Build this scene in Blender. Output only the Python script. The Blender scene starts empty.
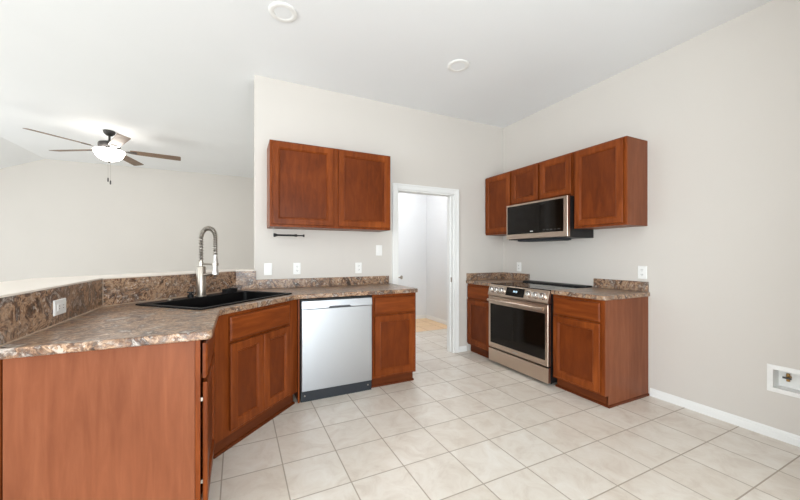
import bpy, bmesh, math, random
from math import radians as R, sin, cos, pi
from mathutils import Vector, Matrix
random.seed(4)
S = bpy.context.scene
COL = S.collection

# ------------------------------------------------------------------ camera, world, light, exposure
cam = bpy.data.objects.new('camera', bpy.data.cameras.new('camera'))
COL.objects.link(cam)
cam.location = (-3.3165, -3.4769, 1.2566)
cam.rotation_euler = (pi / 2, 0, -0.4436)
cam.data.sensor_width = 36
cam.data.lens = 14.863
cam.data.shift_x = 0.00695
cam.data.shift_y = 0.00532
cam.data.clip_start = 0.05
S.camera = cam

S.view_settings.view_transform = 'Standard'
S.view_settings.look = 'None'
S.view_settings.gamma = 1
S.view_settings.use_curve_mapping = False
S.view_settings.exposure = -0.06
world = bpy.data.worlds.new('daylight')
S.world = world
world.use_nodes = True
bgn = world.node_tree.nodes['Background']
bgn.inputs[0].default_value = (0.86, 0.93, 1.0, 1)
bgn.inputs[1].default_value = 1.3


def area(name, loc, rot, sx, sy, watts, col=(1, 1, 1), spread=180):
    l = bpy.data.lights.new(name, 'AREA')
    l.shape = 'RECTANGLE'
    l.size, l.size_y = sx, sy
    l.energy = watts
    l.color = col
    l.spread = R(spread)
    o = bpy.data.objects.new(name, l)
    COL.objects.link(o)
    o.location = loc
    o.rotation_euler = rot
    return o


DAY = (0.875, 0.955, 1.0)
# daylight entering by the glazed patio door and window behind the camera and by unseen left windows added for brightness
area('daylight_patio_door', (-3.15, -5.43, 1.1), (pi / 2, 0, 0), 2.5, 2.0, 138, DAY)
area('daylight_dining_window', (-6.6, -5.43, 1.35), (pi / 2, 0, 0), 1.8, 1.3, 60, DAY)
area('fill_living_window', (-8.53, 1.9, 1.25), (pi / 2, 0, -pi / 2), 2.6, 1.3, 64, DAY)  # unseen window, put in to brighten the living room
area('fill_side_window', (-8.53, -3.4, 1.25), (pi / 2, 0, -pi / 2), 2.2, 1.3, 130, DAY)  # unseen window, put in for light from the left


# ------------------------------------------------------------------ materials
def lin(c):
    return tuple(((v / 255) / 12.92 if v / 255 <= .04045 else ((v / 255 + .055) / 1.055) ** 2.4) for v in c) + (1,)


class Mat:
    def __init__(s, name, rough=.5, metal=0, col=(200, 200, 200)):
        s.m = bpy.data.materials.new(name)
        s.m.use_nodes = True
        s.t = s.m.node_tree
        s.b = s.t.nodes['Principled BSDF']
        s.b.inputs['Roughness'].default_value = rough
        s.b.inputs['Metallic'].default_value = metal
        s.b.inputs['Base Color'].default_value = lin(col)

    def n(s, typ, **kw):
        nd = s.t.nodes.new(typ)
        for k, v in kw.items():
            if k in nd.inputs.keys():
                nd.inputs[k].default_value = v
            else:
                setattr(nd, k, v)
        return nd

    def l(s, a, b):
        s.t.links.new(a, b)

    def coords(s, scale=(1, 1, 1), rnd=True, kind='Object'):
        tc = s.n('ShaderNodeTexCoord')
        mp = s.n('ShaderNodeMapping')
        mp.inputs['Scale'].default_value = scale
        if rnd:
            oi = s.n('ShaderNodeObjectInfo')
            ad = s.n('ShaderNodeVectorMath', operation='MULTIPLY_ADD')
            ad.inputs[1].default_value = (7, 5, 9)
            s.l(oi.outputs['Random'], ad.inputs[0])
            s.l(tc.outputs[kind], ad.inputs[2])
            s.l(ad.outputs[0], mp.inputs['Vector'])
        else:
            s.l(tc.outputs[kind], mp.inputs['Vector'])
        return mp.outputs[0]

    def noise(s, vec, scale, detail=4, rough=.6, dist=0):
        nd = s.n('ShaderNodeTexNoise')
        nd.inputs['Scale'].default_value = scale
        nd.inputs['Detail'].default_value = detail
        nd.inputs['Roughness'].default_value = rough
        nd.inputs['Distortion'].default_value = dist
        s.l(vec, nd.inputs['Vector'])
        return nd.outputs['Fac']

    def ramp(s, fac, stops, interp='LINEAR'):
        r = s.n('ShaderNodeValToRGB')
        r.color_ramp.interpolation = interp
        el = r.color_ramp.elements
        while len(el) < len(stops):
            el.new(.5)
        for e, (p, c) in zip(el, stops):
            e.position = p
            e.color = lin(c)
        s.l(fac, r.inputs[0])
        return r.outputs[0]

    def mix(s, fac, a, b, mode='MIX'):
        m = s.n('ShaderNodeMix', data_type='RGBA', blend_type=mode)
        if isinstance(fac, (int, float)):
            m.inputs[0].default_value = fac
        else:
            s.l(fac, m.inputs[0])
        for i, v in ((6, a), (7, b)):
            if isinstance(v, tuple):
                m.inputs[i].default_value = lin(v) if len(v) == 3 else v
            else:
                s.l(v, m.inputs[i])
        return m.outputs[2]

    def bump(s, h, strength=.1, dist=.002):
        bp = s.n('ShaderNodeBump')
        bp.inputs['Strength'].default_value = strength
        bp.inputs['Distance'].default_value = dist
        s.l(h, bp.inputs['Height'])
        s.l(bp.outputs[0], s.b.inputs['Normal'])

    def base(s, c):
        s.l(c, s.b.inputs['Base Color'])


def paint(name, col, tex=180, strength=.06, rough=.75):
    m = Mat(name, rough, 0, col)
    v = m.coords(rnd=False)
    m.bump(m.noise(v, tex, 3), strength, .002)
    f = m.noise(v, 1.2, 2)
    m.base(m.ramp(f, [(.3, tuple(max(0, c - 2) for c in col)), (.7, col)]))
    return m.m


def wood(name, scale, dark=(90, 39, 12), mid=(124, 59, 22), light=(154, 80, 34), rough=.36):
    m = Mat(name, rough)
    v = m.coords(scale)
    g = m.noise(v, 26, 6, .62, .5)
    v2 = m.coords((scale[0] * .25, scale[1] * .25, scale[2] * .9))
    blot = m.noise(v2, 9, 3, .55, .9)
    c1 = m.ramp(g, [(.3, dark), (.5, mid), (.7, light)])
    c2 = m.ramp(blot, [(.3, dark), (.55, mid), (.75, light)])
    m.base(m.mix(.5, c1, c2))
    m.b.inputs['Coat Weight'].default_value = .06
    m.b.inputs['Coat Roughness'].default_value = .25
    m.b.inputs['Specular IOR Level'].default_value = .12
    m.bump(g, .03, .001)
    return m.m


def laminate(name):
    m = Mat(name, .28)
    v = m.coords((1, 1, 1), rnd=False)
    big = m.noise(v, 7, 7, .7, 1.4)
    mid = m.noise(v, 19, 7, .74, 1.0)
    fine = m.noise(v, 62, 5, .72, .4)
    sel = m.noise(v, 9, 3, .6, .5)
    c = m.ramp(big, [(.37, (40, 27, 21)), (.42, (116, 78, 52)), (.475, (196, 162, 130)), (.52, (126, 90, 66)), (.575, (62, 46, 40)), (.62, (172, 162, 154)), (.70, (224, 216, 207))])
    c2 = m.ramp(mid, [(.34, (34, 27, 25)), (.43, (96, 70, 54)), (.5, (168, 136, 110)), (.56, (136, 122, 112)), (.66, (214, 204, 192))])
    c = m.mix(m.ramp(sel, [(.42, (30, 30, 30)), (.6, (190, 190, 190))]), c, c2)
    vo = m.n('ShaderNodeTexVoronoi')
    vo.inputs['Scale'].default_value = 85
    wv = m.n('ShaderNodeVectorMath', operation='MULTIPLY_ADD')
    nz = m.n('ShaderNodeTexNoise')
    nz.inputs['Scale'].default_value = 30
    m.l(v, nz.inputs['Vector'])
    m.l(nz.outputs['Color'], wv.inputs[0])
    wv.inputs[1].default_value = (.05, .05, .05)
    m.l(v, wv.inputs[2])
    m.l(wv.outputs[0], vo.inputs['Vector'])
    sc = m.n('ShaderNodeSeparateColor')
    m.l(vo.outputs['Color'], sc.inputs[0])
    chip = m.ramp(sc.outputs[0], [(0, (36, 28, 26)), (.22, (104, 76, 58)), (.42, (176, 142, 114)), (.6, (128, 116, 108)), (.76, (226, 218, 208)), (.88, (84, 58, 42))], 'CONSTANT')
    c = m.mix(m.ramp(sc.outputs[1], [(.45, (20, 20, 20)), (.8, (170, 170, 170))]), c, chip)
    c = m.mix(m.ramp(fine, [(.58, (0, 0, 0)), (.7, (150, 150, 150))]), c, (226, 215, 204))
    c = m.mix(m.ramp(fine, [(.33, (150, 150, 150)), (.43, (0, 0, 0))]), c, (52, 42, 38))
    m.base(c)
    return m.m


def tile(name, cols, grout, T=.324, ox=-2.4246, oy=-1.4057):
    m = Mat(name, .32)
    tc = m.n('ShaderNodeTexCoord')
    mp = m.n('ShaderNodeMapping')
    mp.inputs['Location'].default_value = (-ox / T, -oy / T, 0)
    mp.inputs['Scale'].default_value = (1 / T, 1 / T, 1)
    m.l(tc.outputs['Object'], mp.inputs['Vector'])
    sp = m.n('ShaderNodeSeparateXYZ')
    m.l(mp.outputs[0], sp.inputs[0])
    ds, fl = [], []
    for i in (0, 1):
        fr = m.n('ShaderNodeMath', operation='FRACT')
        m.l(sp.outputs[i], fr.inputs[0])
        pp = m.n('ShaderNodeMath', operation='SUBTRACT')
        m.l(fr.outputs[0], pp.inputs[0])
        pp.inputs[1].default_value = .5
        ab = m.n('ShaderNodeMath', operation='ABSOLUTE')
        m.l(pp.outputs[0], ab.inputs[0])
        ds.append(ab.outputs[0])
        f = m.n('ShaderNodeMath', operation='FLOOR')
        m.l(sp.outputs[i], f.inputs[0])
        fl.append(f.outputs[0])
    mx = m.n('ShaderNodeMath', operation='MAXIMUM')
    m.l(ds[0], mx.inputs[0])
    m.l(ds[1], mx.inputs[1])
    gr = m.n('ShaderNodeMapRange')
    gr.inputs['From Min'].default_value = .4865
    gr.inputs['From Max'].default_value = .4915
    m.l(mx.outputs[0], gr.inputs[0])
    cb = m.n('ShaderNodeCombineXYZ')
    m.l(fl[0], cb.inputs[0])
    m.l(fl[1], cb.inputs[1])
    wn = m.n('ShaderNodeTexWhiteNoise', noise_dimensions='3D')
    m.l(cb.outputs[0], wn.inputs['Vector'])
    # cloudiness shifted per tile
    ad = m.n('ShaderNodeVectorMath', operation='MULTIPLY_ADD')
    ad.inputs[1].default_value = (9, 9, 9)
    m.l(wn.outputs['Color'], ad.inputs[0])
    m.l(tc.outputs['Object'], ad.inputs[2])
    n1 = m.noise(ad.outputs[0], 7, 6, .65, .8)
    c = m.ramp(n1, [(.25, cols[0]), (.5, cols[1]), (.75, cols[2])])
    tint = m.ramp(wn.outputs['Value'], [(0, (246, 243, 240)), (1, (255, 255, 255))])
    c = m.mix(1, c, tint, 'MULTIPLY')
    m.base(m.mix(gr.outputs[0], c, grout))
    rr = m.n('ShaderNodeMapRange')
    rr.inputs['To Min'].default_value = .3
    rr.inputs['To Max'].default_value = .8
    m.l(gr.outputs[0], rr.inputs[0])
    m.l(rr.outputs[0], m.b.inputs['Roughness'])
    inv = m.n('ShaderNodeMath', operation='SUBTRACT')
    inv.inputs[0].default_value = 1
    m.l(gr.outputs[0], inv.inputs[1])
    m.bump(inv.outputs[0], .35, .003)
    return m.m


def metal(name, col, rough=.28, brush=None):
    m = Mat(name, rough, 1, col)
    if brush:
        v = m.coords(brush)
        n = m.noise(v, 60, 3, .6)
        rr = m.n('ShaderNodeMapRange')
        rr.inputs['To Min'].default_value = rough - .06
        rr.inputs['To Max'].default_value = rough + .08
        m.l(n, rr.inputs[0])
        m.l(rr.outputs[0], m.b.inputs['Roughness'])
        m.bump(n, .02, .001)
    else:
        v = m.coords()
        m.base(m.ramp(m.noise(v, 30), [(.3, tuple(c - 6 for c in col)), (.7, col)]))
    return m.m


def plastic(name, col, rough=.4, var=4):
    m = Mat(name, rough, 0, col)
    v = m.coords()
    m.base(m.ramp(m.noise(v, 25), [(.3, tuple(max(0, c - var) for c in col)), (.7, col)]))
    return m.m


def glow(name, col, strength):
    m = Mat(name, .4, 0, col)
    m.b.inputs['Emission Color'].default_value = lin(col)
    m.b.inputs['Emission Strength'].default_value = strength
    return m.m


M = dict(
    wall=paint('wall_paint', (213, 207, 200)),
    ceil=paint('ceiling_paint', (240, 241, 242), 120, .08),
    sill=paint('ledge_paint', (238, 228, 217), 60, .02, .5),
    hallwall=paint('hall_paint', (231, 233, 235)),
    trim=paint('white_trim_paint', (240, 240, 238), 60, .01, .35),
    wood=wood('cherry_stained_wood', (1, 1, .12)),
    woodh=wood('cherry_stained_wood_across', (.12, 1, 1)),
    core=wood('cherry_stained_door_panel', (1, 1, .2), (82, 35, 11), (106, 48, 17), (128, 62, 24)),
    panel=wood('cherry_stained_panel', (1, 1, .1), (112, 62, 39), (129, 74, 48), (147, 90, 61), .4),
    kick=wood('cherry_stained_kick', (.12, 1, 1), (78, 36, 15), (96, 46, 21), (114, 58, 30)),
    lam=laminate('speckled_brown_laminate'),
    tile=tile('beige_ceramic_tile', [(211, 199, 186), (228, 220, 209), (237, 232, 224)], (176, 163, 147)),
    tile2=tile('warm_lit_ceramic_tile', [(232, 192, 144), (240, 204, 158), (244, 214, 174)], (190, 156, 118)),  # same tile with the hall's warm light put into its colour
    steel=metal('brushed_stainless_steel', (190, 194, 200), .3, (1, 1, 40)),
    steelh=metal('brushed_stainless_steel_across', (206, 188, 172), .3, (40, 1, 1)),  # warm tint stands in for cabinets reflected in the steel
    nickel=metal('brushed_nickel', (176, 168, 158), .34),
    chrome=metal('bright_chrome', (205, 203, 200), .3),
    caulk=plastic('tan_caulk', (186, 164, 142), .6),
    knob=metal('knob_chrome', (238, 236, 234), .2),
    pocket=plastic('grey_pocket', (96, 98, 102), .5),
    hose=metal('hose_nickel', (96, 90, 84), .5),
    brass=metal('aged_brass', (168, 132, 82), .35),
    bronze=plastic('dark_bronze', (58, 54, 52), .45),
    black=plastic('black_composite', (9, 9, 10), .5),
    blackm=plastic('matte_black', (24, 24, 25), .5),
    char=plastic('charcoal_plastic', (36, 41, 48), .5),
    glass=plastic('black_glass', (17, 12, 8), .07, 3),  # brown cast of the reflections put into the base colour
    white=plastic('white_plastic', (242, 241, 238), .4),
    grey=plastic('pale_grey_print', (190, 190, 188), .5),
    slot=plastic('dark_slot', (70, 68, 66), .6),
    lens=glow('recessed_lamp_lens', (222, 223, 223), .16),
    bowl=glow('lit_frosted_glass', (255, 250, 242), 19),
    display=glow('range_display', (190, 220, 240), .8),
    blade=wood('weathered_walnut_blade', (.2, 1, 1), (104, 84, 68), (128, 106, 88), (150, 128, 108), .4),
)


M['glass'].node_tree.nodes['Principled BSDF'].inputs['Specular IOR Level'].default_value = .3
M['black'].node_tree.nodes['Principled BSDF'].inputs['Specular IOR Level'].default_value = .25


# ------------------------------------------------------------------ mesh helpers
class B:
    def __init__(s):
        s.bm = bmesh.new()

    def box(s, x0, x1, y0, y1, z0, z1):
        x0, x1 = sorted((x0, x1)); y0, y1 = sorted((y0, y1)); z0, z1 = sorted((z0, z1))
        v = [s.bm.verts.new(p) for p in ((x0, y0, z0), (x1, y0, z0), (x1, y1, z0), (x0, y1, z0), (x0, y0, z1), (x1, y0, z1), (x1, y1, z1), (x0, y1, z1))]
        for f in ((3, 2, 1, 0), (4, 5, 6, 7), (0, 1, 5, 4), (1, 2, 6, 5), (2, 3, 7, 6), (3, 0, 4, 7)):
            s.bm.faces.new([v[i] for i in f])
        return s

    def prism(s, poly, z0, z1, holes=()):
        """vertical prism over a polygon, optionally with holes"""
        loops = [list(poly)] + [list(h) for h in holes]
        tops, bots = [], []
        for lp in loops:
            tops.append([s.bm.verts.new((x, y, z1)) for x, y in lp])
            bots.append([s.bm.verts.new((x, y, z0)) for x, y in lp])
        for grp in (tops, bots):
            if len(loops) == 1:
                s.bm.faces.new(grp[0])
            else:
                ed = []
                for lp in grp:
                    for i in range(len(lp)):
                        ed.append(s.bm.edges.new((lp[i], lp[(i + 1) % len(lp)])))
                bmesh.ops.triangle_fill(s.bm, use_beauty=True, use_dissolve=True, edges=ed)
        for t, b in zip(tops, bots):
            for i in range(len(t)):
                j = (i + 1) % len(t)
                s.bm.faces.new((t[i], t[j], b[j], b[i]))
        return s

    def loft(s, rings, cap0=True, cap1=True, close=True):
        vs = [[s.bm.verts.new(p) for p in r] for r in rings]
        for a, b in zip(vs, vs[1:]):
            n = len(a)
            for i in range(n if close else n - 1):
                j = (i + 1) % n
                s.bm.faces.new((a[i], a[j], b[j], b[i]))
        if cap0:
            s.bm.faces.new(vs[0][::-1])
        if cap1:
            s.bm.faces.new(vs[-1])
        return s

    def tube(s, pts, r, n=10):
        pts = [Vector(p) for p in pts]
        rr = r if isinstance(r, (list, tuple)) else [r] * len(pts)
        rings = []
        up = None
        for i, p in enumerate(pts):
            d = (pts[min(i + 1, len(pts) - 1)] - pts[max(i - 1, 0)]).normalized()
            if up is None:
                up = d.orthogonal().normalized()
            up = (up - d * up.dot(d))
            up = up.normalized() if up.length > 1e-6 else d.orthogonal().normalized()
            w = d.cross(up)
            rings.append([p + (up * cos(2 * pi * k / n) + w * sin(2 * pi * k / n)) * rr[i] for k in range(n)])
        return s.loft(rings)

    def lathe(s, prof, c=(0, 0, 0), axis='z', n=28):
        """prof: (radius, height along axis)"""
        rings = []
        for r, h in prof:
            r = max(r, .0004)
            ring = []
            for k in range(n):
                a = 2 * pi * k / n
                p = (r * cos(a), r * sin(a), h)
                if axis == 'y':
                    p = (p[0], h, -p[1]) if False else (r * cos(a), h, r * sin(a))
                if axis == 'x':
                    p = (h, r * cos(a), r * sin(a))
                ring.append(Vector(p) + Vector(c))
            rings.append(ring)
        return s.loft(rings)

    def rect_rings(s, x0, x1, z0, z1, steps):
        """front-facing (-y) panel lofted through inset rectangles; steps = (inset, y)"""
        rings = []
        for ins, y in steps:
            rings.append([(x0 + ins, y, z0 + ins), (x1 - ins, y, z0 + ins), (x1 - ins, y, z1 - ins), (x0 + ins, y, z1 - ins)])
        return s.loft(rings)

    def obj(s, name, mat, parent=None, bevel=0, smooth=False, loc=None, rotz=0, seg=2):
        bmesh.ops.recalc_face_normals(s.bm, faces=s.bm.faces)
        me = bpy.data.meshes.new(name)
        if smooth:
            for f in s.bm.faces:
                f.smooth = True
        s.bm.to_mesh(me)
        s.bm.free()
        me.materials.append(M[mat] if isinstance(mat, str) else mat)
        o = bpy.data.objects.new(name, me)
        COL.objects.link(o)
        if loc:
            o.location = loc
        o.rotation_euler.z = rotz
        if parent:
            o.parent = parent
        if bevel:
            md = o.modifiers.new('edge', 'BEVEL')
            md.width = bevel
            md.segments = seg
            md.limit_method = 'ANGLE'
            md.angle_limit = R(35)
        if smooth:
            try:
                me.set_sharp_from_angle(angle=R(38))
            except Exception:
                pass
        return o


def tag(o, label, cat, group=None):
    o['label'] = label
    o['category'] = cat
    if group:
        o['group'] = group
    return o


def thing(name, label, cat, loc=(0, 0, 0), rotz=0, group=None):
    o = bpy.data.objects.new(name, None)
    COL.objects.link(o)
    o.location = loc
    o.rotation_euler.z = rotz
    o.empty_display_size = .05
    return tag(o, label, cat, group)


def struct(name, b, mat, parent=None, bevel=0, **k):
    o = b.obj(name, mat, parent, bevel, **k)
    if not parent:
        o['kind'] = 'structure'
    return o


# ------------------------------------------------------------------ the room
H = 3.0
WE = -3.168            # left end of the kitchen back wall
WT = .115
DX0, DX1, DH = -1.63, -.823, 2.02
struct('floor', B().box(-8.6, .3, -5.55, 1.186, -.12, 0).box(-8.6, -2.4, 1.186, 4.85, -.12, 0), 'tile')
struct('floor_hall', B().box(-2.4, .3, 1.186, 2.4, -.12, 0), 'tile2')  # tile carries on here, warm glow painted into it
struct('ceiling', B().box(-6.49, .3, -5.55, 4.85, H, H + .1), 'ceil')
sl = B()
sl.loft([[(-6.49, -5.55, H), (-8.7, -5.55, H - .94), (-8.7, -5.55, H - .84), (-6.49, -5.55, H + .1)],
         [(-6.49, 4.85, H), (-8.7, 4.85, H - .94), (-8.7, 4.85, H - .84), (-6.49, 4.85, H + .1)]])
struct('ceiling_slope', sl, 'ceil')
struct('wall_back', B().box(WE, DX0, 0, WT, 0, H).box(DX1, 0, 0, WT, 0, H).box(DX0, DX1, 0, WT, DH, H), 'wall')
# right wall with the recess of the water box left open
bx0, bx1, bz0, bz1 = -2.765, -2.548, .346, .47
rw = B().box(0, .12, -5.55, bx0, 0, H).box(0, .12, bx1, WT, 0, H).box(0, .12, bx0, bx1, 0, bz0).box(0, .12, bx0, bx1, bz1, H).box(.105, .12, bx0, bx1, bz0, bz1)
struct('wall_right', rw, 'wall')
struct('wall_pantry', B().box(-1.05, 0, -5.45, -3.34, 0, H), 'wall')
struct('wall_far', B().box(-8.7, -2.4, 4.71, 4.85, 0, H), 'wall')
struct('wall_living', B().box(-2.52, -2.4, WT, 4.71, 0, H), 'wall')
struct('wall_hall_back', B().box(-2.4, .3, 2.13, 2.25, 0, H), 'hallwall')
struct('wall_hall_right', B().box(.045, .165, WT, 2.13, 0, H), 'hallwall')
# outer wall behind the camera, with the patio door and a window, and the left wall with two windows added for light
wf = B().box(-8.7, -7.5, -5.55, -5.45, 0, H).box(-7.5, -5.7, -5.55, -5.45, 0, .7).box(-7.5, -5.7, -5.55, -5.45, 2.0, H)
wf.box(-5.7, -4.4, -5.55, -5.45, 0, H).box(-4.4, -1.9, -5.55, -5.45, 2.1, H).box(-1.9, .12, -5.55, -5.45, 0, H)
struct('wall_front', wf, 'wall')
wl = B()
for a, b in ((-5.55, -4.5), (-2.3, .6), (3.2, 4.85)):
    wl.box(-8.7, -8.55, a, b, 0, H - .85)
for a, b in ((-4.5, -2.3), (.6, 3.2)):
    wl.box(-8.7, -8.55, a, b, 0, .6).box(-8.7, -8.55, a, b, 1.9, H - .85)
struct('wall_left', wl, 'wall')


def window_y(name, x0, x1, z0, z1, y):
    b = B().box(x0, x0 + .05, y - .04, y + .04, z0, z1).box(x1 - .05, x1, y - .04, y + .04, z0, z1)
    b.box(x0, x1, y - .04, y + .04, z1 - .05, z1).box(x0, x1, y - .04, y + .04, z0, z0 + .05)
    m_ = (x0 + x1) / 2
    b.box(m_ - .03, m_ + .03, y - .03, y + .03, z0, z1)
    struct(name, b, 'trim')


window_y('window_1', -4.4, -1.9, 0, 2.1, -5.5)
window_y('window_2', -7.5, -5.7, .7, 2.0, -5.5)
for nm, a, b_ in (('added_window_3', -4.5, -2.3), ('added_window_4', .6, 3.2)):  # unseen windows, added to let in more light
    b = B()
    for y0, y1 in ((a, a + .05), ((a + b_) / 2 - .03, (a + b_) / 2 + .03), (b_ - .05, b_)):
        b.box(-8.66, -8.58, y0, y1, .6, 1.9)
    b.box(-8.66, -8.58, a, b_, .6, .65).box(-8.66, -8.58, a, b_, 1.85, 1.9)
    struct(nm, b, 'trim')

# half wall behind the sink: left leg, diagonal and short return, with a wide painted ledge on top
HW = 1.095
LX, LY = -4.115, -.735      # inner corner of left leg and diagonal
DXR = -3.335                # diagonal meets the back wall plane
t = .115
c = t * math.tan(R(22.5))
half = [(DXR, 0.0), (WE, 0.0), (WE, t), (DXR - c, t), (LX - t, LY + c), (LX - t, -1.785), (LX, -1.785), (LX, LY)]
struct('wall_half', B().prism(half, 0, HW - .0), 'wall')
g = .375
c2 = g * math.tan(R(22.5))
e = .012
ce = e * math.tan(R(22.5))
ledge = [(DXR + ce, -e), (WE + .0, -e), (WE, 0), (WE - .001, .30), (DXR - c2 + .06, .30), (LX - g, LY + c2 - .02), (LX - g, -1.80), (LX + e, -1.80), (LX + e, LY - ce)]
struct('trim_ledge', B().prism(ledge, HW, HW + .010), 'sill', bevel=.002)

# door casing, jamb, baseboards
cw = .064
cs = B()
for x0, x1 in ((DX0 - cw, DX0), (DX1, DX1 + cw)):
    cs.box(x0, x1, -.016, 0, 0, DH + cw)
    cs.box(x0 if x0 < DX0 - .01 else x1 - .02, x0 + .02 if x0 < DX0 - .01 else x1, -.022, -.016, 0, DH + cw)
cs.box(DX0, DX1, -.016, 0, DH, DH + cw).box(DX0 - cw, DX1 + cw, -.0225, -.016, DH + cw - .02, DH + cw)
struct('trim_doorway', cs, 'trim', bevel=.004)
struct('trim_jamb', B().box(DX0, DX0 + .016, -.003, WT + .003, 0, DH).box(DX1 - .016, DX1, -.003, WT + .003, 0, DH).box(DX0, DX1, -.003, WT + .003, DH - .016, DH)
       .box(DX1 - .028, DX1 - .016, .05, WT, 0, DH - .016), 'trim', bevel=.002)


def baseboard(name, p0, p1, nrm, h=.07):
    """profiled skirting from p0 to p1 standing out along nrm"""
    prof = [(0, 0), (.011, 0), (.011, h * .62), (.008, h * .70), (.008, h * .84), (.004, h), (0, h)]
    b = B()
    rings = []
    for p in (p0, p1):
        rings.append([(p[0] + nrm[0] * a, p[1] + nrm[1] * a, z) for a, z in prof])
    b.loft(rings)
    struct(name, b, 'trim')


baseboard('baseboard_right', (0, -3.34), (0, -1.80), (-1, 0))
baseboard('baseboard_back', (DX1 + cw, 0), (-.63, 0), (0, -1))
baseboard('baseboard_hall_back', (-2.4, 2.13), (.045, 2.13), (0, -1))
baseboard('baseboard_hall_right', (.045, WT), (.045, 2.13), (-1, 0))
baseboard('baseboard_far', (-8.55, 4.71), (-2.52, 4.71), (0, -1))

# door leaf, opened into the hall, seen nearly edge on
dr = B().rect_rings(0, .79, .012, DH - .02, [(0, 0), (0, -.033), (.001, -.035)])
door = struct('door_1', dr, 'trim', loc=(DX0 + .02, .085, 0), rotz=R(65.2), bevel=.002)
kb = B().lathe([(.032, -.035), (.032, -.042), (.012, -.046), (.011, -.075), (.024, -.082), (.028, -.098), (.02, -.112), (0, -.115)], (.72, 0, .93), 'y', 20)
kb.obj('door_knob', 'nickel', door, smooth=True)
struct('trim_strike', B().box(DX1 - .0185, DX1 - .0155, .02, .05, .9, .96), 'nickel')


# ------------------------------------------------------------------ cabinets
def add_door(x0, x1, z0, z1, yb, root, rail=.058):
    """door frame with a stepped bead, and its recessed centre panel as a part of the door"""
    th = .02
    f = yb - th
    b = B().rect_rings(x0, x1, z0, z1, [(.003, yb), (0, yb - .003), (0, f + .004), (.004, f), (rail - .008, f), (rail - .005, f + .0035), (rail + .001, f + .002),
                                        (rail + .005, f + .006), (rail + .008, f + .0115)])
    o = b.obj('door', 'wood', root)
    k_ = rail + .0075
    B().rect_rings(x0 + k_, x1 - k_, z0 + k_, z1 - k_, [(0, f + .0135), (0, f + .0105), (.001, f + .010)]).obj('center_panel', 'core', o)
    return o


def drawer_mesh(x0, x1, z0, z1, yb):
    f = yb - .02
    return B().rect_rings(x0, x1, z0, z1, [(0, yb), (0, f + .008), (.006, f + .003), (.012, f), (.02, f)])


def fronts(root, doors, drawers, d):
    for x0, x1, z0, z1 in doors:
        add_door(x0, x1, z0, z1, -d - .006, root)
    for x0, x1, z0, z1 in drawers:
        drawer_mesh(x0, x1, z0, z1, -d - .006).obj('drawer', 'woodh', root)


def frame(root, w, d, z0, z1, stiles, rails, mat='wood'):
    """face frame bars: stiles = (x0,x1), rails = (x0,x1,z0,z1)"""
    b = B()
    for x0, x1 in stiles:
        b.box(x0, x1, -d, -d + .019, z0, z1)
    for x0, x1, a, c_ in rails:
        b.box(x0, x1, -d + .0004, -d + .019, a, c_)
    b.obj('face_frame', mat, root)


CZ = .881
KZ = .095


def base_cab(label, loc, rot, w, door, drawer, d=.61, side_r=False, side_l=False, back=.003):
    r = thing('base_cabinet', label, 'cabinet', loc, rot)
    b = B().box(.001, w - .001, -d + .0195, -back, KZ, CZ - .001)
    b.obj('body', 'panel', r, bevel=.001)
    st = .036
    frame(r, w, d, KZ, CZ - .001, [(.0005, st), (w - st, w - .0005)], [(st, w - st, KZ, KZ + .035), (st, w - st, CZ - .04, CZ - .001), (st, w - st, drawer[2] - .03, drawer[2] + .005)])
    fronts(r, [door], [drawer], d)
    rec = .04
    k = B().box(.012, w - .012, -d + rec, -d + rec + .016, 0, KZ)
    k.box(.014, w - .014, -d + rec + .016, -back, .002, KZ)
    k.obj('toe_kick', 'kick', r)
    return r


def shoe(root, pts, h=.018, wdt=.013):
    b = B()
    for (a, c_, n) in pts:
        prof = [(0, 0), (wdt, 0), (wdt, h * .35), (wdt * .7, h * .8), (0, h)]
        b.loft([[(p[0] + n[0] * q, p[1] + n[1] * q, z) for q, z in prof] for p in (a, c_)])
    b.obj('shoe_moulding', 'kick', root)


# right end of the back run
w = .462
rA = base_cab('stained wood base cabinet with one drawer and one door right of the dishwasher', (-2.183, 0, 0), 0, w,
              (.018, w - .018, KZ + .022, .682), (.018, w - .018, .70, .855))
shoe(rA, [((.0, -.57), (w - .006, -.57), (0, -1)), ((w - .012, -.57), (w - .012, -.02), (1, 0))])
# right wall: small one in the corner, one by the open end
B1, B2, B3 = -.461, -1.292, -1.781
w = -B1 - .002
rB = base_cab('stained wood base cabinet in the corner left of the range', (0, -.002, 0), -pi / 2, w,
              (.02, w - .015, KZ + .022, .682), (.02, w - .015, .70, .855))
shoe(rB, [((.03, -.57), (w - .01, -.57), (0, -1))])
w = B2 - B3
rC = base_cab('stained wood base cabinet with exposed end panel right of the range', (0, B2, 0), -pi / 2, w,
              (.018, w - .03, KZ + .022, .682), (.018, w - .03, .70, .855))
ep = B().loft([[(w - .001, y, z) for y, z in ((-.61, KZ), (-.61, CZ - .001), (-.003, CZ - .001), (-.003, 0), (-.57, 0), (-.57, KZ))],
               [(w + .005, y, z) for y, z in ((-.61, KZ), (-.61, CZ - .001), (-.003, CZ - .001), (-.003, 0), (-.57, 0), (-.57, KZ))]])
ep.obj('end_panel', 'panel', rC)
shoe(rC, [((0, -.57), (w + .016, -.57), (0, -1)), ((w + .005, -.582), (w + .005, -.004), (1, 0))])

# diagonal sink base, built as an open box so that the bowl hangs free inside it
P0 = Vector((-3.452, -1.192, 0))
P1 = Vector((-2.860, -.600, 0))
sw = (P1 - P0).length
rS = thing('sink_cabinet', 'stained wood sink base cabinet set diagonally, with a false drawer over two doors', 'cabinet', P0, R(45))
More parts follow.
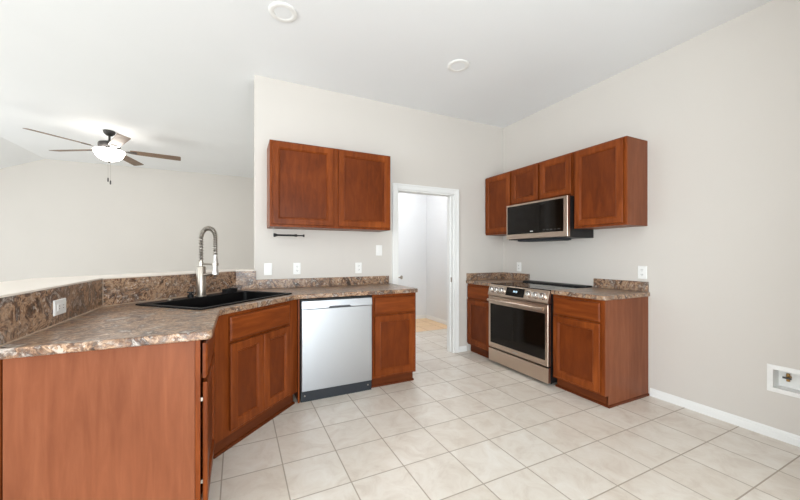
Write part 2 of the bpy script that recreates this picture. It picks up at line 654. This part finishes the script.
# local: x along the face, y into the corner
sb = B()
sb.prism([(.0, .019), (sw, .019), (sw + .30, .32), (sw + .02, .60), (-.02, .60), (-.30, .32)], KZ, KZ + .018)
sb.loft([[(sw - .002, .019, KZ), (sw - .002, .019, CZ - .001), (sw + .29, .31, CZ - .001), (sw + .29, .31, KZ)],
         [(sw - .016, .019, KZ), (sw - .016, .019, CZ - .001), (sw + .276, .31, CZ - .001), (sw + .276, .31, KZ)]])
sb.loft([[(.002, .019, KZ), (.002, .019, CZ - .001), (-.29, .31, CZ - .001), (-.29, .31, KZ)],
         [(.016, .019, KZ), (.016, .019, CZ - .001), (-.276, .31, CZ - .001), (-.276, .31, KZ)]])
sb.obj('body', 'panel', rS)
fl, fr = .115, sw - .125
frame(rS, sw, 0, KZ, CZ - .001, [(0, fl + .012), (fr - .012, sw), ((fl + fr) / 2 - .02, (fl + fr) / 2 + .02)],
      [(0, sw, KZ, KZ + .035), (0, sw, CZ - .04, CZ - .001), (0, sw, .67, .71)])
mid = (fl + fr) / 2
add_door(fl, mid - .003, KZ + .03, .682, -.006, rS)
add_door(mid + .003, fr, KZ + .03, .682, -.006, rS)
drawer_mesh(fl, fr, .70, .855, -.006).obj('false_drawer', 'woodh', rS)
B().box(.03, sw - .03, .022, .038, 0, KZ).obj('toe_kick', 'kick', rS)
shoe(rS, [((.02, .022), (sw - .02, .022), (0, -1))])

# left run: end panel toward the camera, drawer and door facing the room
PY = -1.782
FX = -3.466
rL = thing('base_cabinet', 'stained wood base cabinet of the left run, its wide plain end panel facing the viewer', 'cabinet', (-4.1135, PY, 0), pi / 2)
# local x -> +y world, local -y -> +x world
dl = FX + 4.1135
wl_ = P0.y - PY - .004
B().box(.019, wl_, -dl + .02, -.002, KZ, CZ - .001).obj('body', 'panel', rL)
B().box(.002, .0185, -dl + .021, -.0255, 0, CZ - .001).obj('end_panel', 'panel', rL)
frame(rL, wl_, dl, KZ, CZ - .001, [(-.0, .036), (wl_ - .03, wl_)], [(.036, wl_ - .03, KZ, KZ + .035), (.036, wl_ - .03, CZ - .04, CZ - .001), (.036, wl_ - .03, .67, .71)])
B().box(.0, .019, -dl + .0, -dl + .0205, 0, KZ).box(.019, wl_, -dl + .05, -dl + .066, 0, KZ).obj('toe_kick', 'kick', rL)
dz = -dl - .008
add_door(.014, wl_ - .045, KZ + .03, .682, dz, rL)
drawer_mesh(.014, wl_ - .045, .70, .858, dz).obj('drawer', 'woodh', rL)
for z in (.235, .605):
    B().box(.016, .03, -dl - .0085, -dl + .0, z - .008, z + .008).obj('hinge', 'nickel', rL)
B().box(-.0, .019, -.02, -.002, 0, CZ - .001).obj('filler_strip', 'wood', rL)
# filler between sink base and dishwasher
rF = tag(B().box(-2.856, -2.843, -.612, -.02, 0, CZ - .001).obj('filler_panel', 'wood'), 'narrow stained wood filler panel between sink cabinet and dishwasher', 'panel')


# ------------------------------------------------------------------ wall cabinets
UZ0, UZ1 = 1.509, 2.271


def wall_cab(label, loc, rot, w, z0, z1, doors, d=.31, group=None):
    r = thing('wall_cabinet', label, 'cabinet', loc, rot, group)
    zb = z0 - loc[2]
    zt = z1 - loc[2]
    B().box(.001, w - .001, -d + .0195, -.001, zb + .001, zt).obj('body', 'panel', r, bevel=.001)
    st = .03
    stl = [(.0005, st), (w - st, w - .0005)]
    if len(doors) > 1:
        m_ = (doors[0][1] + doors[1][0]) / 2
        stl.append((m_ - .03, m_ + .03))
    frame(r, w, d, zb, zt, stl, [(st, w - st, zb, zb + .035), (st, w - st, zt - .035, zt)])
    for x0, x1 in doors:
        add_door(x0, x1, zb + .02, zt - .015, -d - .006, r)
    return r


w = 1.198
wall_cab('wide stained wood wall cabinet with two doors left of the doorway', (-3.056, 0, UZ0), 0, w, UZ0, UZ1 + .02,
         [(.022, .578), (.632, w - .012)])
wall_cab('narrow one-door stained wood wall cabinet in the corner left of the microwave', (0, -.002, UZ0), -pi / 2, .462, UZ0, UZ1, [(.02, .452)])
MZ = 1.838
wall_cab('short stained wood wall cabinet with two doors above the microwave', (0, -.467, MZ), -pi / 2, .820, MZ, UZ1, [(.018, .402), (.43, .802)])
wall_cab('one-door stained wood wall cabinet with exposed side right of the microwave', (0, -1.290, UZ0), -pi / 2, .49, UZ0, UZ1, [(.022, .468)])


# ------------------------------------------------------------------ countertops and backsplashes
CT = .919
q = .03


def rounded(p, prev, nxt, r, n=5):
    p, a, b = Vector(p), Vector(prev), Vector(nxt)
    u = (a - p).normalized()
    v = (b - p).normalized()
    h = math.acos(max(-1, min(1, u.dot(v)))) / 2
    k = r / math.tan(h)
    s0, s1 = p + u * k, p + v * k
    cen = p + (u + v).normalized() * (r / sin(h))
    out = []
    a0 = math.atan2((s0 - cen).y, (s0 - cen).x)
    a1 = math.atan2((s1 - cen).y, (s1 - cen).x)
    dlt = (a1 - a0 + pi) % (2 * pi) - pi
    for i in range(n + 1):
        a_ = a0 + dlt * i / n
        out.append((cen.x + r * cos(a_), cen.y + r * sin(a_)))
    return out


FRX = -3.418           # front edge of the left run
FRY = -.642            # front edge of the back run
DG = -2.222            # x - y on the diagonal front edge
pA = (FRX, FRX - DG)
pB = (FRY + DG, FRY)
ENDR = -1.706
ENDL = -1.815
poly = [(LX + .001, ENDL)] + rounded((FRX, ENDL), (LX, ENDL), pA, .03) + rounded(pA, (FRX, ENDL), pB, .12, 6) + rounded(pB, pA, (ENDR, FRY), .12, 6) + \
    rounded((ENDR, FRY), pB, (ENDR, 0), .02) + [(ENDR, -.001), (DXR + .001, -.001), (LX + .001, LY)]
# sink hole
SC = Vector((-3.4125, -.6675))
ax = Vector((cos(R(45)), sin(R(45))))
ay = Vector((-ax.y, ax.x))
SL, SD = .44, .295


def sk(x, y):
    v = SC + ax * x + ay * y
    return (v.x, v.y)


hole = [sk(-SL + .015, -SD + .015), sk(SL - .015, -SD + .015), sk(SL - .015, SD - .015), sk(-SL + .015, SD - .015)]
top = thing('countertop', 'speckled brown laminate countertop wrapping from left run past sink to dishwasher', 'countertop', (-3.4, -.9, CZ))


def rel(pts, o=(-3.4, -.9)):
    return [(x - o[0], y - o[1]) for x, y in pts]


B().prism(rel(poly), 0, CT - CZ, [rel(hole)]).obj('worktop', 'lam', top, bevel=.007, seg=3)
bs_t = .012
# splash behind: left leg, diagonal, return (tall) and low strip on the back wall
k = bs_t * math.tan(R(22.5))
z0, z1 = CT - CZ + .0005, HW - CZ - .001
B().prism(rel([(LX + .0005, -1.785), (LX + bs_t, -1.785), (LX + bs_t, LY - k), (LX + .0005, LY)]), z0, z1).obj('backsplash', 'lam', top, bevel=.0015)
B().prism(rel([(LX + .001, LY + .0006), (LX + bs_t + .0006, LY - k + .0002), (DXR + k - .0006, -bs_t), (DXR, -.0006)]), z0, z1).obj('backsplash', 'lam', top, bevel=.0015)
B().prism(rel([(DXR + .001, -.0005), (DXR + k, -bs_t), (WE + .012, -bs_t), (WE + .012, -.0005)]), z0, z1).obj('backsplash', 'lam', top, bevel=.0015)
B().prism(rel([(WE + .013, -.0005), (WE + .013, -.019), (-1.742, -.019), (-1.742, -.0005)]), z0, z0 + .09).obj('backsplash', 'lam', top, bevel=.003)

for pts in ([(LX + bs_t + .001, -1.782, CT - CZ + .001), (LX + bs_t + .001, LY - k, CT - CZ + .001)], [(LX + bs_t + .001, LY - k, CT - CZ + .001), (DXR + k, -bs_t - .001, CT - CZ + .001)],
            [(LX + bs_t + .001, LY - k, CT - CZ + .002), (LX + bs_t + .001, LY - k, HW - CZ - .002)]):
    B().tube([(x + 3.4, y + .9, z) for x, y, z in pts], .0028, 6).obj('caulk_bead', 'caulk', top)

cl = thing('countertop', 'small speckled laminate countertop in the corner left of the range', 'countertop', (-.32, -.23, CZ))
o2 = (-.32, -.23)
B().prism(rel([(-.001, -.001), (-.642, -.001), (-.642, B1), (-.001, B1)], o2), 0, CT - CZ).obj('worktop', 'lam', cl, bevel=.007, seg=3)
B().prism(rel([(-.0195, -.0005), (-.63, -.0005), (-.63, -.019), (-.0195, -.019)], o2), z0, z0 + .09).obj('backsplash', 'lam', cl, bevel=.003)
B().prism(rel([(-.0005, -.001), (-.019, -.0005), (-.019, B1), (-.0005, B1)], o2), z0, z0 + .09).obj('backsplash', 'lam', cl, bevel=.003)
cr = thing('countertop', 'small speckled laminate countertop right of the range at the open end', 'countertop', (-.32, -1.54, CZ))
o3 = (-.32, -1.54)
E3 = B3 - .02
B().prism(rel([(-.001, B2), (-.001, E3)] + rounded((-.642, E3), (-.001, E3), (-.642, B2), .02) + [(-.642, B2)], o3), 0, CT - CZ).obj('worktop', 'lam', cr, bevel=.007, seg=3)
B().prism(rel([(-.0005, B2), (-.0005, E3 + .012), (-.019, E3 + .012), (-.019, B2)], o3), z0, z0 + .09).obj('backsplash', 'lam', cr, bevel=.003)

# ------------------------------------------------------------------ sink and faucet
sink = thing('sink', 'black composite drop-in sink set diagonally in the left countertop', 'sink', (SC.x, SC.y, CT), R(45))


def rrect(x0, x1, y0, y1, r, z, n=4):
    out = []
    for cx, cy, a0 in ((x1 - r, y1 - r, 0), (x0 + r, y1 - r, 90), (x0 + r, y0 + r, 180), (x1 - r, y0 + r, 270)):
        for i in range(n + 1):
            a = R(a0 + 90 * i / n)
            out.append((cx + r * cos(a), cy + r * sin(a), z))
    return out


bw = (-SL + .03, SL - .03, -SD + .028, SD - .105)
rings = [rrect(-SL, SL, -SD, SD, .012, .0008), rrect(-SL, SL, -SD, SD, .012, .006), rrect(-SL + .004, SL - .004, -SD + .004, SD - .004, .01, .010),
         rrect(bw[0], bw[1], bw[2], bw[3], .03, .010), rrect(bw[0] + .004, bw[1] - .004, bw[2] + .004, bw[3] - .004, .03, .004),
         rrect(bw[0] + .012, bw[1] - .012, bw[2] + .012, bw[3] - .012, .035, -.19), rrect(bw[0] + .04, bw[1] - .04, bw[2] + .04, bw[3] - .04, .03, -.205)]
b = B().loft(rings, cap0=False)
# outside of the bowl
o_ = .008
b.loft([rrect(bw[0] - .004, bw[1] + .004, bw[2] - .004, bw[3] + .004, .03, .0008), rrect(bw[0] - .004, bw[1] + .004, bw[2] - .004, bw[3] + .004, .03, -.2),
        rrect(bw[0] + .03, bw[1] - .03, bw[2] + .03, bw[3] - .03, .03, -.216)], cap0=False)
b.obj('basin', 'black', sink)
B().lathe([(.058, -.2045), (.058, -.199), (.045, -.199), (.03, -.203), (0, -.203)], (0, -.03, 0)).obj('drain', 'chrome', sink, smooth=True)
B().lathe([(.017, .0101), (.017, .016), (.012, .019), (0, .0195)], (-.235, SD - .05, 0)).obj('hole_cover', 'nickel', sink, smooth=True)

fz = CT + .0105
fp = SC + ax * .0 + ay * (SD - .055) + Vector((.010, -.004))
fa = thing('faucet', 'tall brushed nickel spring faucet on the rear deck of the black sink', 'faucet', (fp.x, fp.y, fz), R(-45 + 4))
# local +x points out over the bowl
B().lathe([(.037, 0), (.037, .006), (.033, .010), (.033, .225), (.030, .232), (.013, .234), (0, .234)], n=32).obj('body', 'nickel', fa, smooth=True)
B().tube([(0, 0, .22), (0, 0, .25), (0, 0, .285)], .0125, 16).obj('riser', 'nickel', fa, smooth=True)
RAD = .068
path = [Vector((0, 0, .27 + .19 * i / 12)) for i in range(13)]
for i in range(1, 25):
    a = pi - pi * i / 24
    path.append(Vector((RAD + RAD * cos(a), 0, .460 + RAD * sin(a))))
for i in range(1, 13):
    path.append(Vector((2 * RAD, 0, .460 - .145 * i / 12)))
B().tube(path, .0095, 10).obj('hose', 'hose', fa, smooth=True)


def along(path, tt):
    x = tt * (len(path) - 1)
    i = min(int(x), len(path) - 2)
    f = x - i
    return path[i].lerp(path[i + 1], f), (path[i + 1] - path[i]).normalized()


hel = []
TURNS = 34
for i in range(TURNS * 9 + 1):
    tt = i / (TURNS * 9)
    p, d = along(path, tt)
    nn = Vector((0, 1, 0))
    bb = d.cross(nn)
    a = 2 * pi * tt * TURNS
    hel.append(p + nn * .0155 * cos(a) + bb * .0155 * sin(a))
B().tube(hel, .0032, 6).obj('spring', 'nickel', fa, smooth=True)
B().lathe([(.011, .328), (.0145, .324), (.0145, .298), (.017, .293), (.018, .205), (.022, .192), (.022, .172), (.018, .167), (0, .167)], (2 * RAD, 0, 0), n=24).obj('spray_head', 'chrome', fa, smooth=True)
B().tube([(0, 0, .252), (2 * RAD - .012, 0, .250)], .008, 10).lathe([(.0165, .240), (.0165, .266)], n=20).lathe([(.0225, .240), (.0225, .258)], (2 * RAD, 0, 0), n=20).obj('holder_arm', 'nickel', fa, smooth=True)
B().tube([(.02, 0, .165), (.07, -.0, .172), (.135, 0, .182)], [.013, .012, .010], 12).obj('lever', 'nickel', fa, smooth=True)

sp = SC + ax * -.07 + ay * (SD - .045)
so = thing('sink_stopper', 'small black round stopper on the sink deck left of the faucet', 'stopper', (sp.x, sp.y, fz))
B().lathe([(.022, 0), (.022, .018), (.012, .022), (.01, .03), (.026, .034), (.024, .040), (0, .041)], n=20).obj('cap', 'blackm', so, smooth=True)
sp = SC + ax * .30 + ay * (SD - .045)
tr = tag(B().loft([rrect(-.058, .058, -.03, .03, .012, 0), rrect(-.060, .060, -.032, .032, .012, .030), rrect(-.05, .05, -.024, .024, .012, .030), rrect(-.048, .048, -.022, .022, .012, .006)]).obj('soap_tray', 'blackm', loc=(sp.x, sp.y, fz), rotz=R(45), smooth=False),
         'small black oblong tray on the rear right corner of the sink deck', 'tray')

# ------------------------------------------------------------------ dishwasher
dx0, dx1 = -2.840, -2.187
dw = thing('dishwasher', 'stainless steel dishwasher with pocket handle under the countertop', 'dishwasher', ((dx0 + dx1) / 2, -.61, 0))
hw = (dx1 - dx0) / 2
B().box(-hw + .006, hw - .006, .0, .58, .02, .87).obj('body', 'blackm', dw)
B().box(-hw + .011, hw - .009, -.026, -.001, .095, .788).obj('door_panel', 'steel', dw, bevel=.004)
# upper band with a pocket scooped out of its lower middle
b = B()
prof = [(-hw + .011, .792), (-hw + .24, .792), (-hw + .25, .806), (hw - .22, .806), (hw - .21, .792), (hw - .009, .792), (hw - .009, .858), (-hw + .011, .858)]
b.loft([[(x, -.033 + (z - .792) * .12, z) for x, z in prof], [(x, -.001, z) for x, z in prof]])
b.obj('handle_band', 'steel', dw, bevel=.002)
B().box(-hw + .24, hw - .21, -.012, -.0015, .791, .808).obj('handle_pocket', 'pocket', dw)
B().box(-hw + .006, hw - .006, -.002, .0, .0, .094).obj('kick_plate', 'char', dw)
for x in (-hw + .04, hw - .04):
    B().lathe([(.007, -.002), (.007, -.0045), (0, -.005)], (x, 0, .05), 'y', 12).obj('screw', 'nickel', dw)

# ------------------------------------------------------------------ range
ry0, ry1 = B1 - .002, B2 + .006
rw_ = ry0 - ry1
rg = thing('range', 'stainless slide-in electric range between the two right-hand base cabinets', 'range', (-.63, (ry0 + ry1) / 2, 0), -pi / 2)
h_ = rw_ / 2
# local: x along the front (viewer's left to right), -y toward the room
B().box(-h_ + .004, h_ - .004, .0, .62, .03, .905).obj('body', 'blackm', rg)
B().box(-h_ + .003, h_ - .003, -.038, -.001, .03, .176).obj('drawer', 'steelh', rg, bevel=.005)
B().rect_rings(-h_ + .003, h_ - .003, .19, .778, [(0, -.001), (0, -.036), (.004, -.040), (.032, -.040), (.033, -.038)]).obj('oven_door', 'steelh', rg)
B().rect_rings(-h_ + .035, h_ - .035, .246, .69, [(0, -.0382), (0, -.0405), (.002, -.0410)]).obj('oven_window', 'glass', rg)
hb = B()
hb.tube([(-h_ + .03, -.075, .735), (h_ - .03, -.075, .735)], .014, 14)
for x in (-h_ + .06, h_ - .06):
    hb.tube([(x, -.038, .735), (x, -.075, .735)], .01, 10)
hb.obj('oven_handle', 'steelh', rg, smooth=True)
fas = [(-.001, .786), (-.045, .786), (-.048, .80), (-.018, .905), (-.012, .909), (-.0035, .909), (-.001, .9)]
B().loft([[(-h_ + .0, y, z) for y, z in fas], [(h_ - .0, y, z) for y, z in fas]]).obj('control_panel', 'steelh', rg, bevel=.002)
nrm = Vector((0, -.105, -.03)).normalized()
nrm = Vector((0, -.9615, .2747))
tl = Vector((0, .2747, .9615))


def on_panel(x, t_, off=0):
    # point on the slanted fascia, t_ from 0 (lower) to 1 (upper)
    p = Vector((x, -.048, .80)).lerp(Vector((x, -.018, .905)), t_)
    return p + nrm * off


def panel_disc(b, x, t_, prof, n=20):
    rings_ = []
    c_ = on_panel(x, t_)
    for r_, off in prof:
        rings_.append([c_ + nrm * off + Vector((1, 0, 0)) * (max(r_, .0004) * cos(2 * pi * i / n)) + tl * (max(r_, .0004) * sin(2 * pi * i / n)) for i in range(n)])
    return b.loft(rings_)


for x in (-.34, -.265, -.19, .185, .27, .35):
    kn = panel_disc(B(), x, .5, [(.034, .0004), (.034, .006), (.029, .008), (.027, .034), (.022, .04), (0, .041)]).obj('knob', 'knob', rg, smooth=True)
    c_ = on_panel(x, .5, .0412)
    b = B()
    b.loft([[c_ + Vector((sx * .0035, 0, 0)) + tl * tt for sx, tt in ((-1, .002), (1, .002), (1, .022), (-1, .022))],
            [c_ + nrm * .002 + Vector((sx * .0035, 0, 0)) + tl * tt for sx, tt in ((-1, .002), (1, .002), (1, .022), (-1, .022))]])
    b.obj('pointer', 'slot', kn)
b = B()
b.loft([[on_panel(x, t_, o) for x, t_ in ((-.135, .1), (.115, .1), (.115, .93), (-.135, .93))] for o in (.0004, .003)])
dp = b.obj('display_panel', 'glass', rg)
b = B()
for i in range(4):
    x = -.03 + i * .013 + (.005 if i > 1 else 0)
    b.loft([[on_panel(x + a_, t_, o) for a_, t_ in ((0, .48), (.008, .48), (.008, .66), (0, .66))] for o in (.0031, .0036)])
b.obj('clock_digits', 'display', dp)
B().box(-h_ + .0, h_ - .0, -.002, .60, .906, .916).obj('cooktop', 'glass', rg, bevel=.002)
for cx_, cy_, r_ in ((-.2, .17, .105), (.2, .17, .09), (-.2, .43, .08), (.2, .43, .105)):
    ri = []
    for dr_, z_ in ((r_ - .0015, .9161), (r_ + .0015, .9161), (r_ + .0015, .9165), (r_ - .0015, .9165)):
        ri.append([(cx_ + dr_ * cos(2 * pi * i / 40), cy_ + dr_ * sin(2 * pi * i / 40), z_) for i in range(40)])
    B().loft(ri + [ri[0]], False, False).obj('burner_ring', 'slot', rg)
B().loft([[(s_ * (h_ - .002), y, z) for y, z in ((.50, .9165), (.505, .929), (.535, .934), (.605, .934), (.605, .9165))] for s_ in (-1, 1)]).obj('rear_vent', 'blackm', rg, bevel=.003)
B().box(-.035, .035, -.0415, -.0398, .209, .222).obj('badge', 'chrome', rg, bevel=.0006)
for s_ in (-1, 1):
    for y in (.06, .55):
        B().lathe([(.018, 0), (.018, .031)], (s_ * (h_ - .06), y, 0), n=12).obj('foot', 'blackm', rg)

# ------------------------------------------------------------------ microwave
mw0, mw1 = -.472, -1.285
mw = thing('microwave', 'stainless and black glass over-the-range microwave under the short cabinet', 'microwave', (0, (mw0 + mw1) / 2, 1.425), -pi / 2)
mh = (mw0 - mw1) / 2
mt = MZ - .004 - 1.425
B().box(-mh, mh, -.362, -.004, .0, mt).obj('body', 'blackm', mw, bevel=.002)
B().rect_rings(-mh, mh, .008, mt, [(0, -.3625), (0, -.398), (.003, -.401), (.016, -.401), (.017, -.4)]).obj('door_frame', 'steelh', mw)
B().rect_rings(-mh + .018, mh - .045, .062, mt - .02, [(0, -.4005), (0, -.4025), (.002, -.403)]).obj('door_glass', 'glass', mw)
for i in range(5):
    B().box(.12 + i * .045, .145 + i * .045, -.4036, -.4029, .085, .093).obj('touch_key', 'slot', mw)
B().box(-.05, -.01, -.4038, -.4029, .078, .09).obj('badge', 'grey', mw)
b = B()
b.box(-.30, .24, -.33, -.12, -.018, -.0005)
for i in range(8):
    b.box(-.29 + i * .066, -.24 + i * .066, -.32, -.13, -.022, -.018)
b.obj('grease_filter', 'char', mw, bevel=.002)

# ------------------------------------------------------------------ paper towel holder
th = thing('towel_holder', 'black paper towel bar hanging under the wide wall cabinet', 'towel holder', (-3.012, -.2, UZ0))
B().box(-.004, -.002, -.008, .008, -.084, .0005).obj('bracket', 'grey', th)
B().tube([(.0, 0, -.072), (.006, 0, -.072), (.012, 0, -.072), (.03, 0, -.072), (.035, 0, -.072), (.19, 0, -.072), (.191, 0, -.072), (.215, 0, -.072), (.216, 0, -.072), (.268, 0, -.072), (.269, 0, -.072), (.283, 0, -.072)],
         [.016, .018, .017, .012, .009, .009, .012, .012, .006, .006, .012, .012], 16).obj('bar', 'blackm', th, smooth=True)

# ------------------------------------------------------------------ wall plates (copied part by part)


def make_plate(kind):
    r = thing('outlet' if kind != 'switch' else 'light_switch', 'plate', 'outlet' if kind == 'duplex' else 'switch')
    B().rect_rings(-.037, .037, -.059, .059, [(0, -.0005), (0, -.004), (.004, -.0065)]).obj('cover_plate', 'white', r)
    if kind == 'duplex':
        for z in (-.021, .021):
            f = B().rect_rings(-.017, .017, z - .014, z + .014, [(0, -.0064), (0, -.009), (.001, -.0095)]).obj('socket', 'white', r)
            b = B()
            for x in (-.0065, .0065):
                b.box(x - .0014, x + .0014, -.0100, -.0094, z - .002, z + .007)
            b.lathe([(.0024, -.0100), (.0024, -.0094)], (0, 0, z - .008), 'y', 10)
            b.obj('slots', 'slot', f)
    else:
        B().rect_rings(-.016, .016, -.033, .033, [(0, -.0064), (0, -.0085), (.001, -.009)]).obj('rocker' if kind == 'switch' else 'face', 'white', r)
    if kind == 'gfci':
        for z in (-.02, .02):
            for x in (-.0065, .0065):
                B().box(x - .0014, x + .0014, -.0096, -.0089, z - .004, z + .004).obj('slot', 'slot', r)
    return r


def copy_tree(o, parent=None):
    c_ = o.copy()
    COL.objects.link(c_)
    if parent:
        c_.parent = parent
    for ch in [x for x in bpy.data.objects if x.parent == o]:
        copy_tree(ch, c_)
    return c_


dup = make_plate('duplex')
swi = make_plate('switch')
gf = make_plate('gfci')
used = set()
for src, loc, rot, lab, nm in (
        (swi, (-3.044, 0, 1.109), 0, 'white wall plate nearest the faucet, at the left end of the back wall', 'light_switch'),
        (dup, (-2.767, 0, 1.111), 0, 'white duplex outlet under the black towel bar', 'outlet'),
        (dup, (-2.105, 0, 1.106), 0, 'white duplex outlet above the counter right of the dishwasher', 'outlet'),
        (swi, (-1.859, 0, 1.300), 0, 'white rocker light switch beside the doorway, higher than the outlets', 'light_switch'),
        (dup, (0, -.285, 1.092), -pi / 2, 'white duplex outlet in the corner left of the range', 'outlet'),
        (dup, (0, -1.738, 1.092), -pi / 2, 'white duplex outlet above the small counter right of the range', 'outlet'),
        (gf, (LX + bs_t, -1.318, 1.0), pi / 2, 'white outlet plate set in the brown backsplash of the left run', 'outlet')):
    o = src if src.name not in used else copy_tree(src)
    used.add(src.name)
    o.location, o.rotation_euler.z = loc, rot
    tag(o, lab, 'switch' if nm == 'light_switch' else 'outlet', 'wall plates')
gf.rotation_euler = (0, pi / 2, pi / 2)

# ------------------------------------------------------------------ recessed water box for a refrigerator
wb = thing('water_box', 'white recessed plastic water supply box low in the right wall', 'supply box', (0, (bx0 + bx1) / 2, bz0), -pi / 2)
hx = (bx1 - bx0) / 2
hz = bz1 - bz0
b = B()
# flange, walls and back of the recess as one lofted tray
b.loft([[(-hx - .03, -.0008, -.03), (hx + .03, -.0008, -.03), (hx + .03, -.0008, hz + .03), (-hx - .03, -.0008, hz + .03)],
        [(-hx - .03, -.006, -.03), (hx + .03, -.006, -.03), (hx + .03, -.006, hz + .03), (-hx - .03, -.006, hz + .03)],
        [(-hx - .0, -.009, .0), (hx + .0, -.009, 0), (hx, -.009, hz), (-hx, -.009, hz)],
        [(-hx + .003, .075, .003), (hx - .003, .075, .003), (hx - .003, .075, hz - .003), (-hx + .003, .075, hz - .003)]], cap0=False)
b.obj('tray', 'white', wb)
b = B().tube([(-.055, .074, .075), (-.055, .045, .075)], .011, 12)
b.tube([(-.055, .05, .05), (-.055, .05, .102)], .009, 12)
vv = b.obj('valve', 'brass', wb, smooth=True)
B().box(-.075, -.035, .026, .032, .069, .081).tube([(-.055, .045, .075), (-.055, .03, .075)], .005, 8).obj('handle', 'slot', vv)

# ------------------------------------------------------------------ recessed ceiling lights
for i, (x, y, lab) in enumerate(((-3.02, -.985, 'round white recessed ceiling light nearer the sink'), (-1.476, -.975, 'round white recessed ceiling light nearer the range'))):
    if i == 0:
        rl = thing('recessed_light', lab, 'ceiling light', (x, y, H), 0, 'recessed ceiling lights')
        B().lathe([(.098, -.0006), (.098, -.006), (.09, -.011), (.066, -.0105), (.062, -.0085), (.062, -.0006)], n=40).obj('trim_ring', 'white', rl, smooth=True)
        B().lathe([(.0615, -.0006), (.0615, -.0078), (.03, -.0086), (0, -.0088)], n=32).obj('lens', 'lens', rl, smooth=True)
    else:
        o = copy_tree(rl)
        o.location = (x, y, H)
        tag(o, lab, 'ceiling light', 'recessed ceiling lights')

# ------------------------------------------------------------------ ceiling fan
fan = thing('ceiling_fan', 'five-blade ceiling fan with lit white bowl in the living room', 'fan', (-4.955, 2.48, H))
B().lathe([(.068, -.0006), (.07, -.015), (.062, -.04), (.035, -.065), (.02, -.07), (0, -.07)], n=32).obj('canopy', 'bronze', fan, smooth=True)
B().tube([(0, 0, -.065), (0, 0, -.165)], .013, 14).obj('downrod', 'bronze', fan, smooth=True)
B().lathe([(.02, -.135), (.03, -.15), (.08, -.158), (.118, -.172), (.125, -.19), (.125, -.225), (.11, -.245), (.07, -.252), (.07, -.272), (0, -.272)], n=40).obj('motor', 'bronze', fan, smooth=True)
B().lathe([(.07, -.268), (.12, -.268), (.13, -.272), (.125, -.2755)], n=40).obj('light_collar', 'bronze', fan, smooth=True)
B().lathe([(.168, -.276), (.174, -.288), (.164, -.325), (.142, -.365), (.105, -.398), (.056, -.418), (.012, -.424), (0, -.424)], n=48).obj('light_bowl', 'bowl', fan, smooth=True)
B().lathe([(.016, -.422), (.02, -.428), (.014, -.438), (.006, -.448), (0, -.45)], n=16).obj('finial', 'bronze', fan, smooth=True)
for i, ang in enumerate((7, 79, 151, 223, 295)):
    a = R(ang)
    tilt = R(-11)
    b = B()

    def bl(x, y, z):
        yy, zz = y * cos(tilt) - z * sin(tilt), y * sin(tilt) + z * cos(tilt)
        return (x * cos(a) - yy * sin(a), x * sin(a) + yy * cos(a), zz - .262)
    out = [(.235, .052), (.30, .062), (.70, .070), (.835, .071), (.846, .066), (.85, .05)]
    outl = out + [(x, -y) for x, y in out[::-1]]
    b.loft([[bl(x, y, -.003) for x, y in outl], [bl(x, y, .003) for x, y in outl]])
    blade = b.obj('blade', 'blade', fan, bevel=.001)
    b = B()
    arm = [(.08, .016), (.17, .014), (.24, .035), (.31, .028), (.31, -.028), (.24, -.035), (.17, -.014), (.08, -.016)]
    b.loft([[bl(x, y, -.009) for x, y in arm], [bl(x, y, -.0035) for x, y in arm]])
    b.obj('blade_iron', 'bronze', blade)
for x, ln in ((-.015, .29), (.012, .325)):
    pc = B().tube([(x, 0, -.43), (x, 0, -.43 - ln + .06)], .0016, 6).obj('pull_chain', 'nickel', fan)
    B().lathe([(.002, -.43 - ln + .062), (.008, -.43 - ln + .05), (.009, -.43 - ln + .01), (.004, -.43 - ln), (0, -.43 - ln)], (x, 0, 0), n=12).obj('fob', 'bronze', pc, smooth=True)

# made-up ceiling lamp, out of view, added to brighten the hall
hl = thing('hall_fill_lamp', 'added unseen round ceiling lamp brightening the hall beyond the doorway', 'ceiling light', (-1.0, 1.1, H))
B().lathe([(.17, -.0006), (.17, -.02), (.16, -.03), (0, -.03)], n=32).obj('base', 'white', hl, smooth=True)
B().lathe([(.15, -.0305), (.14, -.06), (.09, -.09), (0, -.1)], n=32).obj('shade', glow('hall_fill_glow', (252, 253, 255), 115), hl, smooth=True)
